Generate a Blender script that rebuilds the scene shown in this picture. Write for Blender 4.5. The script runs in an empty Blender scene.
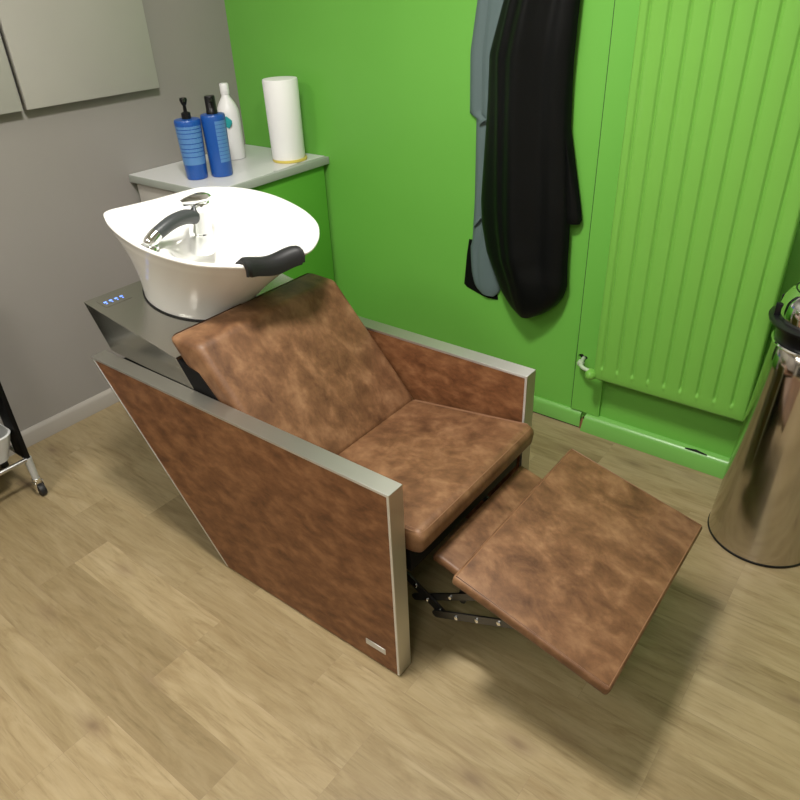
import bpy, bmesh, math, random
from mathutils import Vector, Matrix

random.seed(7)
S = bpy.context.scene
COL = S.collection

# ------------------------------------------------------------------ camera
YAW, PITCH, ROLL = 2.2478, 0.5563, -0.0459
fw = Vector((math.cos(YAW) * math.cos(PITCH), math.sin(YAW) * math.cos(PITCH), -math.sin(PITCH)))
rt = Vector((math.sin(YAW), -math.cos(YAW), 0))
up = rt.cross(fw)
rr = math.cos(ROLL) * rt + math.sin(ROLL) * up
uu = -math.sin(ROLL) * rt + math.cos(ROLL) * up
cam = bpy.data.cameras.new('camera')
cam.sensor_width = 36.0
cam.lens = 694.8 / 800 * 36.0
cam.clip_start = 0.02
co = bpy.data.objects.new('camera', cam)
m = Matrix((rr, uu, -fw)).transposed().to_4x4()
m.translation = Vector((2.5805, -2.1775, 1.5454))
co.matrix_world = m
COL.objects.link(co)
S.camera = co

# ------------------------------------------------------------------ world, exposure
w = bpy.data.worlds.new('world')
S.world = w
w.use_nodes = True
w.node_tree.nodes['Background'].inputs[0].default_value = (0.9, 0.95, 1, 1)
w.node_tree.nodes['Background'].inputs[1].default_value = 0.3
S.view_settings.view_transform = 'Standard'
S.view_settings.look = 'None'
S.view_settings.exposure = 0.0
S.view_settings.gamma = 1.0
S.view_settings.use_curve_mapping = False


# ------------------------------------------------------------------ lights (ceiling lamps)
CEIL = 2.6


def area(name, loc, sx, sy, power, col=(1, 0.972, 0.92)):
    l = bpy.data.lights.new(name, 'AREA')
    l.shape = 'RECTANGLE'
    l.size, l.size_y, l.energy, l.color = sx, sy, power, col
    o = bpy.data.objects.new(name, l)
    o.location = loc
    COL.objects.link(o)
    return o


LAMPS = [(1.70, -1.45, 0.32, 0.32, 56), (0.85, -2.8, 0.6, 0.6, 17), (2.7, -3.1, 0.6, 0.6, 15)]
for i, (lx, ly, sx, sy, pw) in enumerate(LAMPS):
    area('ceiling_lamp_light', (lx, ly, CEIL - 0.055), sx, sy, pw)


# ------------------------------------------------------------------ materials
def mat(name, col=(0.8, 0.8, 0.8), rough=0.5, metal=0.0, spec=0.5, **kw):
    m = bpy.data.materials.new(name)
    m.use_nodes = True
    b = m.node_tree.nodes['Principled BSDF']
    b.inputs['Base Color'].default_value = (*col, 1)
    b.inputs['Roughness'].default_value = rough
    b.inputs['Metallic'].default_value = metal
    b.inputs['Specular IOR Level'].default_value = spec
    for k, v in kw.items():
        b.inputs[k.replace('_', ' ')].default_value = v
    return m


def nodes(m):
    return m.node_tree.nodes, m.node_tree.links, m.node_tree.nodes['Principled BSDF']


def coords(m, scale=(1, 1, 1), rot=(0, 0, 0)):
    n, l, b = nodes(m)
    tc = n.new('ShaderNodeTexCoord')
    mp = n.new('ShaderNodeMapping')
    mp.inputs['Scale'].default_value = scale
    mp.inputs['Rotation'].default_value = rot
    l.new(tc.outputs['Object'], mp.inputs['Vector'])
    return mp.outputs['Vector']


def noise(m, vec, scale, detail=4, rough=0.55, dist=0.0):
    n, l, b = nodes(m)
    t = n.new('ShaderNodeTexNoise')
    t.inputs['Scale'].default_value = scale
    t.inputs['Detail'].default_value = detail
    t.inputs['Roughness'].default_value = rough
    t.inputs['Distortion'].default_value = dist
    l.new(vec, t.inputs['Vector'])
    return t.outputs['Fac']


def ramp(m, fac, stops):
    n, l, b = nodes(m)
    r = n.new('ShaderNodeValToRGB')
    e = r.color_ramp.elements
    while len(e) > 1:
        e.remove(e[-1])
    e[0].position, e[0].color = stops[0][0], (*stops[0][1], 1)
    for p, c in stops[1:]:
        k = e.new(p)
        k.color = (*c, 1)
    l.new(fac, r.inputs['Fac'])
    return r.outputs['Color']


def bump(m, h, strength=0.1, dist=0.002):
    n, l, b = nodes(m)
    t = n.new('ShaderNodeBump')
    t.inputs['Strength'].default_value = strength
    t.inputs['Distance'].default_value = dist
    l.new(h, t.inputs['Height'])
    l.new(t.outputs['Normal'], b.inputs['Normal'])


def mix(m, fac, a, c, mode='MIX'):
    n, l, b = nodes(m)
    t = n.new('ShaderNodeMix')
    t.data_type = 'RGBA'
    t.blend_type = mode
    for v, s in ((fac, t.inputs[0]), (a, t.inputs[6]), (c, t.inputs[7])):
        if isinstance(v, (int, float)):
            s.default_value = v
        elif isinstance(v, tuple):
            s.default_value = (*v, 1)
        else:
            l.new(v, s)
    return t.outputs[2]


def leather(name, scale, rot, stretch, dk, md, lt):
    m = mat(name, rough=0.48, spec=0.35)
    n, l, b = nodes(m)
    v = coords(m, stretch, rot)
    f1 = noise(m, v, scale, 5, 0.6, 0.3)
    c = ramp(m, f1, [(0.30, dk), (0.5, md), (0.70, lt)])
    f2 = noise(m, v, scale * 3.3, 4, 0.6)
    c2 = ramp(m, f2, [(0.3, (0.78, 0.75, 0.74)), (0.7, (1.10, 1.09, 1.08))])
    c = mix(m, 0.75, c, c2, 'MULTIPLY')
    l.new(c, b.inputs['Base Color'])
    g = noise(m, coords(m), 260, 3, 0.6)
    bump(m, g, 0.12, 0.0015)
    return m


def steel(name, col=(0.66, 0.65, 0.61), rough=0.3, stretch=(2, 60, 60), var=0.05, aniso=0.0):
    m = mat(name, col, rough, 1.0)
    n, l, b = nodes(m)
    f = noise(m, coords(m, stretch), 6, 3, 0.6)
    rg = n.new('ShaderNodeMapRange')
    rg.inputs['To Min'].default_value = rough - var
    rg.inputs['To Max'].default_value = rough + var
    l.new(f, rg.inputs['Value'])
    l.new(rg.outputs['Result'], b.inputs['Roughness'])
    if aniso:
        b.inputs['Anisotropic'].default_value = aniso
        cx = n.new('ShaderNodeCombineXYZ')
        cx.inputs[1].default_value, cx.inputs[2].default_value = 1.0, 0.25
        l.new(cx.outputs[0], b.inputs['Tangent'])
    return m


M = {}
M['leather_seat'] = leather('leather_seat', 13, (0, 0, 0.5), (1, 1.3, 1), (0.084, 0.038, 0.017), (0.160, 0.078, 0.036), (0.252, 0.136, 0.068))
M['leather_panel'] = leather('leather_panel', 18, (0, 0.6, 0), (0.8, 1, 1.5), (0.100, 0.038, 0.015), (0.180, 0.076, 0.031), (0.275, 0.130, 0.058))
M['stitch'] = mat('stitch', (0.22, 0.11, 0.055), 0.6)
M['steel'] = steel('brushed_steel', (0.68, 0.675, 0.64), 0.46, aniso=0.85)
M['steel_dark'] = steel('console_steel', (0.46, 0.45, 0.415), 0.18, (2, 60, 60), 0.04)
M['steel_front'] = steel('brushed_steel_upright', stretch=(60, 60, 2))
M['steel_bin'] = mat('polished_steel', (0.56, 0.52, 0.47), 0.13, 1.0)
M['chrome'] = mat('chrome', (0.86, 0.87, 0.88), 0.07, 1.0)
M['chrome_dull'] = mat('dull_chrome', (0.62, 0.63, 0.63), 0.25, 1.0)
M['black'] = mat('black_plastic', (0.006, 0.006, 0.007), 0.3, spec=0.35)
M['black_metal'] = mat('black_metal', (0.003, 0.003, 0.0033), 0.55, 0.0, 0.15)
M['dark_steel'] = mat('dark_steel', (0.10, 0.10, 0.10), 0.3, 0.9)
M['rubber'] = mat('black_rubber', (0.014, 0.014, 0.015), 0.5, spec=0.4)
M['silver'] = mat('silver_paint', (0.50, 0.52, 0.52), 0.35, 0.4)
M['grip'] = mat('slate_grip', (0.045, 0.050, 0.052), 0.35)
M['ceramic'] = mat('white_ceramic', (0.90, 0.895, 0.87), 0.12, spec=0.55)
n_, l_, b_ = nodes(M['ceramic'])
b_.inputs['Coat Weight'].default_value = 0.3
b_.inputs['Coat Roughness'].default_value = 0.05
M['dark_gap'] = mat('dark_gap', (0.006, 0.006, 0.006), 0.8)
M['led'] = mat('blue_led', (0.1, 0.2, 0.8), 0.4)
n_, l_, b_ = nodes(M['led'])
b_.inputs['Emission Color'].default_value = (0.16, 0.32, 1.0, 1)
b_.inputs['Emission Strength'].default_value = 1.6
M['display'] = mat('display_glass', (0.22, 0.23, 0.24), 0.2)

# painted green wall
def paint(name, a, b2, rough=0.42, bs=0.04):
    m = mat(name, a, rough, spec=0.4)
    n, l, b = nodes(m)
    f = noise(m, coords(m), 2.2, 3, 0.5)
    l.new(ramp(m, f, [(0.35, a), (0.65, b2)]), b.inputs['Base Color'])
    bump(m, noise(m, coords(m), 120, 3, 0.6), bs, 0.001)
    return m


M['green'] = paint('green_wall_paint', (0.142, 0.425, 0.060), (0.150, 0.440, 0.064))
M['pipe'] = mat('pale_green_pipe', (0.42, 0.52, 0.36), 0.4)
M['green_gap'] = mat('dark_green_gap', (0.02, 0.07, 0.012), 0.7)
M['green_trim'] = paint('green_gloss_paint', (0.165, 0.420, 0.085), (0.172, 0.435, 0.090), 0.3)
M['green_rad'] = paint('green_radiator_enamel', (0.166, 0.415, 0.063), (0.173, 0.430, 0.067), 0.32, 0.02)
M['green_cab'] = paint('green_cabinet_paint', (0.105, 0.370, 0.036), (0.112, 0.385, 0.039), 0.4, 0.02)
M['grey_wall'] = paint('grey_wall_paint', (0.285, 0.265, 0.245), (0.295, 0.276, 0.258), 0.55)
M['grey_trim'] = paint('grey_gloss_paint', (0.36, 0.33, 0.295), (0.38, 0.35, 0.31), 0.35)
M['white_wall'] = paint('white_wall_paint', (0.62, 0.60, 0.56), (0.65, 0.63, 0.59), 0.6)
M['ceiling'] = paint('ceiling_paint', (0.72, 0.71, 0.68), (0.75, 0.74, 0.71), 0.7)
M['door'] = mat('reflection_slab_dark', (0.02, 0.018, 0.017), 0.4)  # near-black colour of the added slab, only meant to be reflected
M['panel_grey'] = paint('pale_grey_panel', (0.36, 0.35, 0.31), (0.38, 0.37, 0.33), 0.4, 0.02)
M['cab_front'] = paint('pale_grey_laminate', (0.46, 0.44, 0.40), (0.48, 0.46, 0.42), 0.4, 0.02)
M['cab_top'] = paint('white_laminate', (0.66, 0.66, 0.66), (0.70, 0.70, 0.70), 0.3, 0.02)
M['cab_edge'] = paint('grey_edge_band', (0.33, 0.36, 0.32), (0.36, 0.39, 0.35), 0.35, 0.02)
M['raw_wood'] = mat('raw_broken_wood', (0.22, 0.09, 0.045), 0.8)
M['blue'] = mat('blue_bottle_plastic', (0.012, 0.085, 0.36), 0.3)
M['blue_label'] = mat('light_blue_label', (0.095, 0.235, 0.50), 0.35)
M['white_plastic'] = mat('white_plastic', (0.80, 0.80, 0.80), 0.35)
M['white_paper'] = mat('white_paper', (0.85, 0.85, 0.84), 0.6)
M['teal'] = mat('teal_tag', (0.02, 0.34, 0.36), 0.4)
M['pink_print'] = mat('pink_print', (0.5, 0.15, 0.2), 0.5)
M['yellow'] = mat('yellow_plastic', (0.62, 0.50, 0.10), 0.45)
M['grey_plastic'] = mat('grey_white_plastic', (0.55, 0.56, 0.55), 0.4)
M['emit'] = mat('lamp_diffuser', (0.9, 0.9, 0.9), 0.4)
n_, l_, b_ = nodes(M['emit'])
b_.inputs['Emission Color'].default_value = (1, 0.93, 0.82, 1)
b_.inputs['Emission Strength'].default_value = 9.0

# black satin and grey cloth
def cloth(name, col, rough, sheen):
    m = mat(name, col, rough, spec=sheen)
    n, l, b = nodes(m)
    bump(m, noise(m, coords(m, (1, 1, 0.4)), 14, 4, 0.6), 0.25, 0.01)
    return m


M['satin'] = cloth('black_satin', (0.003, 0.0035, 0.0035), 0.42, 0.16)
M['grey_cloth'] = cloth('grey_cloth', (0.105, 0.150, 0.150), 0.6, 0.3)

# wood plank floor, boards along X
mf = mat('wood_plank_floor', rough=0.36, spec=0.4)
n, l, b = nodes(mf)
tc = n.new('ShaderNodeTexCoord')
mp = n.new('ShaderNodeMapping')
mp.inputs['Location'].default_value = (0.36, 0.02, 0)
l.new(tc.outputs['Object'], mp.inputs['Vector'])
br = n.new('ShaderNodeTexBrick')
br.offset, br.offset_frequency = 0.37, 3
br.inputs['Scale'].default_value = 1
br.inputs['Brick Width'].default_value = 0.56
br.inputs['Row Height'].default_value = 0.12
br.inputs['Mortar Size'].default_value = 0.0004
br.inputs['Mortar Smooth'].default_value = 0.3
br.inputs['Bias'].default_value = 0.0
br.inputs['Color1'].default_value = (0, 0, 0, 1)
br.inputs['Color2'].default_value = (1, 1, 1, 1)
br.inputs['Mortar'].default_value = (0.5, 0.5, 0.5, 1)
l.new(mp.outputs['Vector'], br.inputs['Vector'])
sep = n.new('ShaderNodeSeparateColor')
l.new(br.outputs['Color'], sep.inputs['Color'])
add = n.new('ShaderNodeVectorMath')
add.operation = 'MULTIPLY_ADD'
l.new(br.outputs['Color'], add.inputs[0])
add.inputs[1].default_value = (7.3, 3.1, 5.7)
l.new(tc.outputs['Object'], add.inputs[2])
mg = n.new('ShaderNodeMapping')
mg.inputs['Scale'].default_value = (1.8, 9, 1)
l.new(add.outputs[0], mg.inputs['Vector'])
g1 = noise(mf, mg.outputs['Vector'], 2.0, 7, 0.62, 1.2)
mg2 = n.new('ShaderNodeMapping')
mg2.inputs['Scale'].default_value = (4, 46, 1)
l.new(add.outputs[0], mg2.inputs['Vector'])
g2 = noise(mf, mg2.outputs['Vector'], 2.2, 5, 0.65, 0.4)
base = ramp(mf, g1, [(0.26, (0.222, 0.160, 0.080)), (0.5, (0.298, 0.230, 0.126)), (0.74, (0.355, 0.282, 0.168))])
fine = ramp(mf, g2, [(0.30, (0.72, 0.69, 0.64)), (0.46, (0.98, 0.98, 0.97)), (0.7, (1.10, 1.10, 1.10))])
cA = mix(mf, 0.75, base, fine, 'MULTIPLY')
tone = ramp(mf, sep.outputs[0], [(0.0, (0.80, 0.78, 0.74)), (0.5, (1.0, 1.0, 0.99)), (1.0, (1.10, 1.10, 1.11))])
cB = mix(mf, 1.0, cA, tone, 'MULTIPLY')
# scattered knots
kv = n.new('ShaderNodeTexVoronoi')
kv.inputs['Scale'].default_value = 1.0
mk = n.new('ShaderNodeMapping')
mk.inputs['Scale'].default_value = (3.2, 7.5, 1)
l.new(tc.outputs['Object'], mk.inputs['Vector'])
kn = n.new('ShaderNodeTexNoise')
kn.inputs['Scale'].default_value = 9
l.new(tc.outputs['Object'], kn.inputs['Vector'])
km = n.new('ShaderNodeVectorMath')
km.operation = 'MULTIPLY_ADD'
l.new(kn.outputs['Color'], km.inputs[0])
km.inputs[1].default_value = (0.22, 0.22, 0)
l.new(mk.outputs['Vector'], km.inputs[2])
l.new(km.outputs[0], kv.inputs['Vector'])
kf = ramp(mf, kv.outputs['Distance'], [(0.03, (0.75, 0.75, 0.75)), (0.10, (0.32, 0.32, 0.32)), (0.24, (0, 0, 0))])
cD = mix(mf, kf, cB, (0.15, 0.095, 0.055))
cC = mix(mf, br.outputs['Fac'], cD, (0.24, 0.175, 0.105))
l.new(cC, b.inputs['Base Color'])
bump(mf, g2, 0.06, 0.0008)
M['floor'] = mf

# ------------------------------------------------------------------ mesh helpers
ROOT_LOC = {}


def link(name, bm, material, parent=None, smooth=True, angle=40, label=None):
    me = bpy.data.meshes.new(name)
    bmesh.ops.recalc_face_normals(bm, faces=bm.faces)
    off = Vector((0, 0, 0))
    p = parent
    while p is not None:
        off += Vector(p.location)
        p = p.parent
    bmesh.ops.translate(bm, verts=bm.verts, vec=-off)
    bm.to_mesh(me)
    bm.free()
    for mm in (material if isinstance(material, (list, tuple)) else [material]):
        me.materials.append(mm)
    if smooth:
        me.polygons.foreach_set('use_smooth', [True] * len(me.polygons))
        me.set_sharp_from_angle(angle=math.radians(angle))
    o = bpy.data.objects.new(name, me)
    COL.objects.link(o)
    if parent is not None:
        o.parent = parent
    if label:
        o['label'] = label
    return o


def tag(o, label, cat, group=None):
    o['label'] = label
    o['category'] = cat
    if group:
        o['group'] = group
    return o


def thing(name, label, cat, loc, group=None):
    o = bpy.data.objects.new(name, None)
    o.empty_display_size = 0.05
    o.location = loc
    COL.objects.link(o)
    return tag(o, label, cat, group)


def struct(name, bm, material, **k):
    o = link(name, bm, material, **k)
    o['kind'] = 'structure'
    return o


def box(bm, x0, x1, y0, y1, z0, z1, bev=0.0, seg=2):
    t = bmesh.new()
    bmesh.ops.create_cube(t, size=1)
    for v in t.verts:
        v.co = Vector(((x0 + x1) / 2 + v.co.x * (x1 - x0), (y0 + y1) / 2 + v.co.y * (y1 - y0), (z0 + z1) / 2 + v.co.z * (z1 - z0)))
    if bev:
        bmesh.ops.bevel(t, geom=list(t.edges), offset=bev, segments=seg, affect='EDGES', profile=0.5)
    merge(bm, t)
    return bm


def merge(bm, t):
    vm = {}
    for v in t.verts:
        vm[v] = bm.verts.new(v.co)
    for f in t.faces:
        try:
            bm.faces.new([vm[v] for v in f.verts])
        except ValueError:
            pass
    t.free()


def prism(bm, prof, y0, y1, bev=0.0, seg=3):
    """closed (x,z) profile swept along Y"""
    t = bmesh.new()
    a = [t.verts.new((x, y0, z)) for x, z in prof]
    c = [t.verts.new((x, y1, z)) for x, z in prof]
    t.faces.new(a)
    t.faces.new(c)
    k = len(prof)
    for i in range(k):
        t.faces.new((a[i], a[(i + 1) % k], c[(i + 1) % k], c[i]))
    bmesh.ops.recalc_face_normals(t, faces=t.faces)
    if bev:
        bmesh.ops.bevel(t, geom=list(t.edges), offset=bev, segments=seg, affect='EDGES', profile=0.5)
    merge(bm, t)
    return bm


def loft(bm, rings, cap0=True, cap1=True, closed=True):
    vs = [[bm.verts.new(p) for p in r] for r in rings]
    k = len(rings[0])
    for i in range(len(rings) - 1):
        for j in range(k if closed else k - 1):
            j2 = (j + 1) % k
            bm.faces.new((vs[i][j], vs[i][j2], vs[i + 1][j2], vs[i + 1][j]))
    if cap0:
        bm.faces.new(vs[0])
    if cap1:
        bm.faces.new(vs[-1])
    return vs


def lathe(bm, prof, c, axis=(0, 0, 1), seg=40, cap0=True, cap1=True):
    """prof: list of (r, h) along axis from point c"""
    ax = Vector(axis).normalized()
    s = Vector((1, 0, 0)) if abs(ax.x) < 0.9 else Vector((0, 1, 0))
    u = ax.cross(s).normalized()
    v = ax.cross(u)
    c = Vector(c)
    rings = [[c + ax * h + (u * math.cos(2 * math.pi * i / seg) + v * math.sin(2 * math.pi * i / seg)) * max(r, 1e-4)
              for i in range(seg)] for r, h in prof]
    loft(bm, rings, cap0, cap1)
    return bm


def catmull(pts, n=8, closed=False):
    pts = [Vector(p) for p in pts]
    out = []
    k = len(pts)
    for i in range(k if closed else k - 1):
        if closed:
            p0, p1, p2, p3 = pts[(i - 1) % k], pts[i], pts[(i + 1) % k], pts[(i + 2) % k]
        else:
            p0, p1, p2, p3 = pts[max(i - 1, 0)], pts[i], pts[i + 1], pts[min(i + 2, k - 1)]
        for q in range(n):
            t = q / n
            out.append(0.5 * ((2 * p1) + (-p0 + p2) * t + (2 * p0 - 5 * p1 + 4 * p2 - p3) * t * t + (-p0 + 3 * p1 - 3 * p2 + p3) * t ** 3))
    if not closed:
        out.append(pts[-1])
    return out


def tube(bm, pts, r, seg=12, n=6, smooth=True, closed=False, caps=True):
    """r: number or list (per control point)"""
    if smooth:
        P = catmull(pts, n, closed)
    else:
        P = [Vector(p) for p in pts]
    k = len(P)
    if isinstance(r, (int, float)):
        R = [r] * k
    else:
        R = []
        for i in range(k):
            t = i / max(k - 1, 1) * (len(r) - 1)
            a = min(int(t), len(r) - 2)
            R.append(r[a] + (r[a + 1] - r[a]) * (t - a))
    rings = []
    pn = None
    for i in range(k):
        if closed:
            d = P[(i + 1) % k] - P[(i - 1) % k]
        else:
            d = P[min(i + 1, k - 1)] - P[max(i - 1, 0)]
        d = d.normalized() if d.length > 1e-9 else Vector((0, 0, 1))
        if pn is None:
            s = Vector((0, 0, 1)) if abs(d.z) < 0.9 else Vector((1, 0, 0))
            pn = d.cross(s).normalized()
        else:
            pn = (pn - d * pn.dot(d)).normalized()
        bn = d.cross(pn)
        rings.append([P[i] + (pn * math.cos(2 * math.pi * j / seg) + bn * math.sin(2 * math.pi * j / seg)) * R[i] for j in range(seg)])
    if closed:
        rings.append(rings[0])
        loft(bm, rings, False, False)
        bmesh.ops.remove_doubles(bm, verts=bm.verts, dist=1e-6)
    else:
        loft(bm, rings, caps, caps)
    return bm


# ------------------------------------------------------------------ ROOM
RX, RY = 4.2, -4.6
struct('floor', box(bmesh.new(), 0, RX, RY, 0, -0.05, 0), M['floor'])
struct('ceiling', box(bmesh.new(), 0, RX, RY, 0, CEIL, CEIL + 0.05), M['ceiling'])
struct('wall_left', box(bmesh.new(), -0.1, 0, RY, 0, 0, CEIL), M['grey_wall'])
struct('wall_back', box(bmesh.new(), -0.1, RX + 0.1, 0, 0.1, 0, 1.62), M['green'])
struct('wall_back_upper', box(bmesh.new(), -0.1, RX + 0.1, 0, 0.1, 1.62, CEIL), M['white_wall'])
struct('wall_right', box(bmesh.new(), RX, RX + 0.1, RY, 0, 0, CEIL), M['white_wall'])
struct('wall_front', box(bmesh.new(), -0.1, RX + 0.1, RY - 0.1, RY, 0, CEIL), M['white_wall'])


def skirting_profile(d, h):
    return [(0, 0), (d, 0), (d, h * 0.74), (d * 0.72, h * 0.90), (d * 0.3, h), (0, h)]


def skirt_x(bm, x0, x1, d, h, z0=0.0):
    t = bmesh.new()
    pr = skirting_profile(d, h)
    loft(t, [[(x0, -a, z0 + c) for a, c in pr], [(x1, -a, z0 + c) for a, c in pr]])
    merge(bm, t)
    return bm


bm = bmesh.new()
pr = skirting_profile(0.018, 0.068)
loft(bm, [[(a, RY, c) for a, c in pr], [(a, -0.61, c) for a, c in pr]])
struct('baseboard_left', bm, M['grey_trim'])
struct('baseboard_back', skirt_x(bmesh.new(), 0.52, 1.728, 0.016, 0.064, 0.006), M['green_trim'])
bm = bmesh.new()
pr = skirting_profile(0.030, 0.074)
loft(bm, [[(1.738 + 0.012 * (c / 0.074), -a, c) for a, c in pr], [(RX, -a, c) for a, c in pr]])
struct('baseboard_back', bm, M['green_trim'])
# broken raw wood where the two runs of baseboard meet
bm = bmesh.new()
lath = [(1.728, 0.0), (1.752, 0.0), (1.749, 0.016), (1.746, 0.024), (1.741, 0.035), (1.738, 0.056), (1.733, 0.044), (1.729, 0.026)]
prism(bm, lath, -0.0155, -0.002)
struct('trim_1', bm, M['raw_wood'], smooth=False)
# gap below the left run
struct('trim_2', box(bmesh.new(), 0.52, 1.728, -0.013, -0.001, 0.0, 0.006), M['dark_gap'])
# split along the right-hand baseboard
struct('trim_3', prism(bmesh.new(), [(2.125, 0.0695), (2.16, 0.0705), (2.20, 0.0690), (2.16, 0.0722)], -0.024, -0.010), M['dark_gap'])

# boxed-in pipe board with a ragged hole, left of the radiator
bm = bmesh.new()
bx0, bx1, bz0, bz1, byf = 1.683, 1.797, 0.075, 1.62, -0.012
hc = (1.709, 0.300)
K = 20
hole, outer = [], []
for i in range(K):
    a = 2 * math.pi * i / K
    r = 0.015 * (1 + 0.25 * math.sin(3 * a + 0.6) + 0.16 * math.sin(5 * a))
    hole.append((hc[0] + r * math.cos(a), hc[1] + 1.25 * r * math.sin(a)))
    ca, sa = math.cos(a), math.sin(a)
    s = min((bx1 - hc[0]) / ca if ca > 1e-6 else 9, (bx0 - hc[0]) / ca if ca < -1e-6 else 9,
            0.06 / abs(sa) if abs(sa) > 1e-6 else 9)
    outer.append((hc[0] + s * ca, hc[1] + s * sa))
loft(bm, [[(x, byf, z) for x, z in outer], [(x, byf, z) for x, z in hole], [(x, -0.001, z) for x, z in hole]], False, False)
zlo, zhi = hc[1] - 0.06, hc[1] + 0.06
box(bm, bx0, bx1, byf, -0.0005, bz0, zlo)
box(bm, bx0, bx1, byf, -0.0005, zhi, bz1)
for a, c in ((bx0, bx0 + 0.001), (bx1 - 0.001, bx1)):
    box(bm, a, c, byf, -0.0005, zlo, zhi)
# fill the four rectangle corners the ring does not reach
xs0, xs1 = bx0, bx1
for (cx, cz) in ((bx0, zlo), (bx0, zhi), (bx1, zlo), (bx1, zhi)):
    near = sorted(outer, key=lambda p: (p[0] - cx) ** 2 + (p[1] - cz) ** 2)
    onx = [p for p in near if abs(p[0] - cx) < 1e-5]
    onz = [p for p in near if abs(p[1] - cz) < 1e-5]
    if onx and onz:
        f = [bm.verts.new((cx, byf, cz)), bm.verts.new((onx[0][0], byf, onx[0][1])), bm.verts.new((onz[0][0], byf, onz[0][1]))]
        bm.faces.new(f)
struct('trim_4', bm, M['green'], smooth=False)
struct('trim_5', lathe(bmesh.new(), [(0.026, 0), (0.026, 0.0006)], (hc[0], -0.0002, hc[1]), (0, -1, 0), 20), M['dark_gap'])
struct('trim_6', box(bmesh.new(), bx0 + 0.001, bx0 + 0.0032, byf - 0.0004, byf + 0.001, 0.078, 1.62), M['green_gap'], smooth=False)
# unseen dark slab behind the camera, added for a dark band in reflections
bm = bmesh.new()
box(bm, 0.5, 1.45, RY, RY + 0.04, 0.0, 2.05, 0.004)
d = struct('reflection_slab_1', bm, M['door'])

# ceiling lamps
for i, (lx, ly, sx, sy, pw) in enumerate(LAMPS):
    lab = ['square ceiling lamp above the wash chair', 'square ceiling lamp behind the camera near the grey wall',
           'square ceiling lamp behind the camera near the white wall'][i]
    t = thing('ceiling_lamp', lab, 'lamp', (lx, ly, CEIL), 'ceiling lamps')
    link('housing', box(bmesh.new(), lx - sx / 2 - 0.03, lx + sx / 2 + 0.03, ly - sy / 2 - 0.03, ly + sy / 2 + 0.03, CEIL - 0.04, CEIL, 0.004), M['white_plastic'], t)
    link('diffuser', box(bmesh.new(), lx - sx / 2, lx + sx / 2, ly - sy / 2, ly + sy / 2, CEIL - 0.05, CEIL - 0.0395, 0.003), M['emit'], t)

# ------------------------------------------------------------------ WALL PANELS (upper left)
for (y0, y1, lab) in ((-1.75, -0.969, 'pale grey wall panel at the left edge, cut by the picture side'),
                      (-0.955, -0.42, 'pale grey wall panel hung above the wash basin, right of the dark gap')):
    t = thing('wall_panel', lab, 'wall panel', (0, (y0 + y1) / 2, 1.185), 'grey wall panels')
    link('board', box(bmesh.new(), 0.018, 0.042, y0, y1, 1.185, 1.95, 0.003), M['panel_grey'], t)
    link('backing', box(bmesh.new(), 0.0, 0.018, y0 + 0.01, y1 - 0.01, 1.192, 1.94), M['dark_gap'], t, label='backing of the panel, coloured black for the shade behind it')  # black colour stands for the shadow line around the board

# ------------------------------------------------------------------ CABINET
CT = 0.892
cab = thing('cabinet', 'low cabinet with green side and pale worktop in the corner', 'cabinet', (0.25, -0.3, 0))
link('body', box(bmesh.new(), 0.004, 0.495, -0.585, -0.018, 0.0, CT - 0.030, 0.002), M['green_cab'], cab, label='green painted cabinet body')
bm = bmesh.new()
box(bm, 0.022, 0.493, -0.603, -0.586, 0.07, CT - 0.036, 0.002)
dr = link('door', bm, M['cab_front'], cab, label='pale grey cabinet door')
bm = bmesh.new()
tube(bm, [(0.42, -0.603, 0.66), (0.42, -0.628, 0.67), (0.42, -0.628, 0.77), (0.42, -0.603, 0.78)], 0.005, 8, 4)
link('handle', bm, M['chrome_dull'], dr)
link('countertop', box(bmesh.new(), 0.001, 0.512, -0.618, -0.001, CT - 0.030, CT - 0.0015, 0.0015), M['cab_edge'], cab, label='worktop with greenish grey edge')
bm = bmesh.new()
top = [(0.003, -0.004), (0.003, -0.616)]
for i in range(12):
    top.append((0.03 + 0.44 * i / 11, -0.616))
edge = [(0.506, -0.616), (0.505, -0.50), (0.503, -0.44), (0.497, -0.40), (0.500, -0.36), (0.494, -0.30), (0.478, -0.285), (0.492, -0.275), (0.488, -0.22),
        (0.480, -0.16), (0.472, -0.145), (0.482, -0.12), (0.486, -0.06), (0.49, -0.004)]
top += edge
a = [bm.verts.new((x, y, CT - 0.0015)) for x, y in top]
c = [bm.verts.new((x, y, CT)) for x, y in top]
bm.faces.new(a)
bm.faces.new(c)
for i in range(len(top)):
    j = (i + 1) % len(top)
    bm.faces.new((a[i], a[j], c[j], c[i]))
link('laminate', bm, M['cab_top'], cab, smooth=False, label='white worktop laminate with a worn edge')

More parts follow.
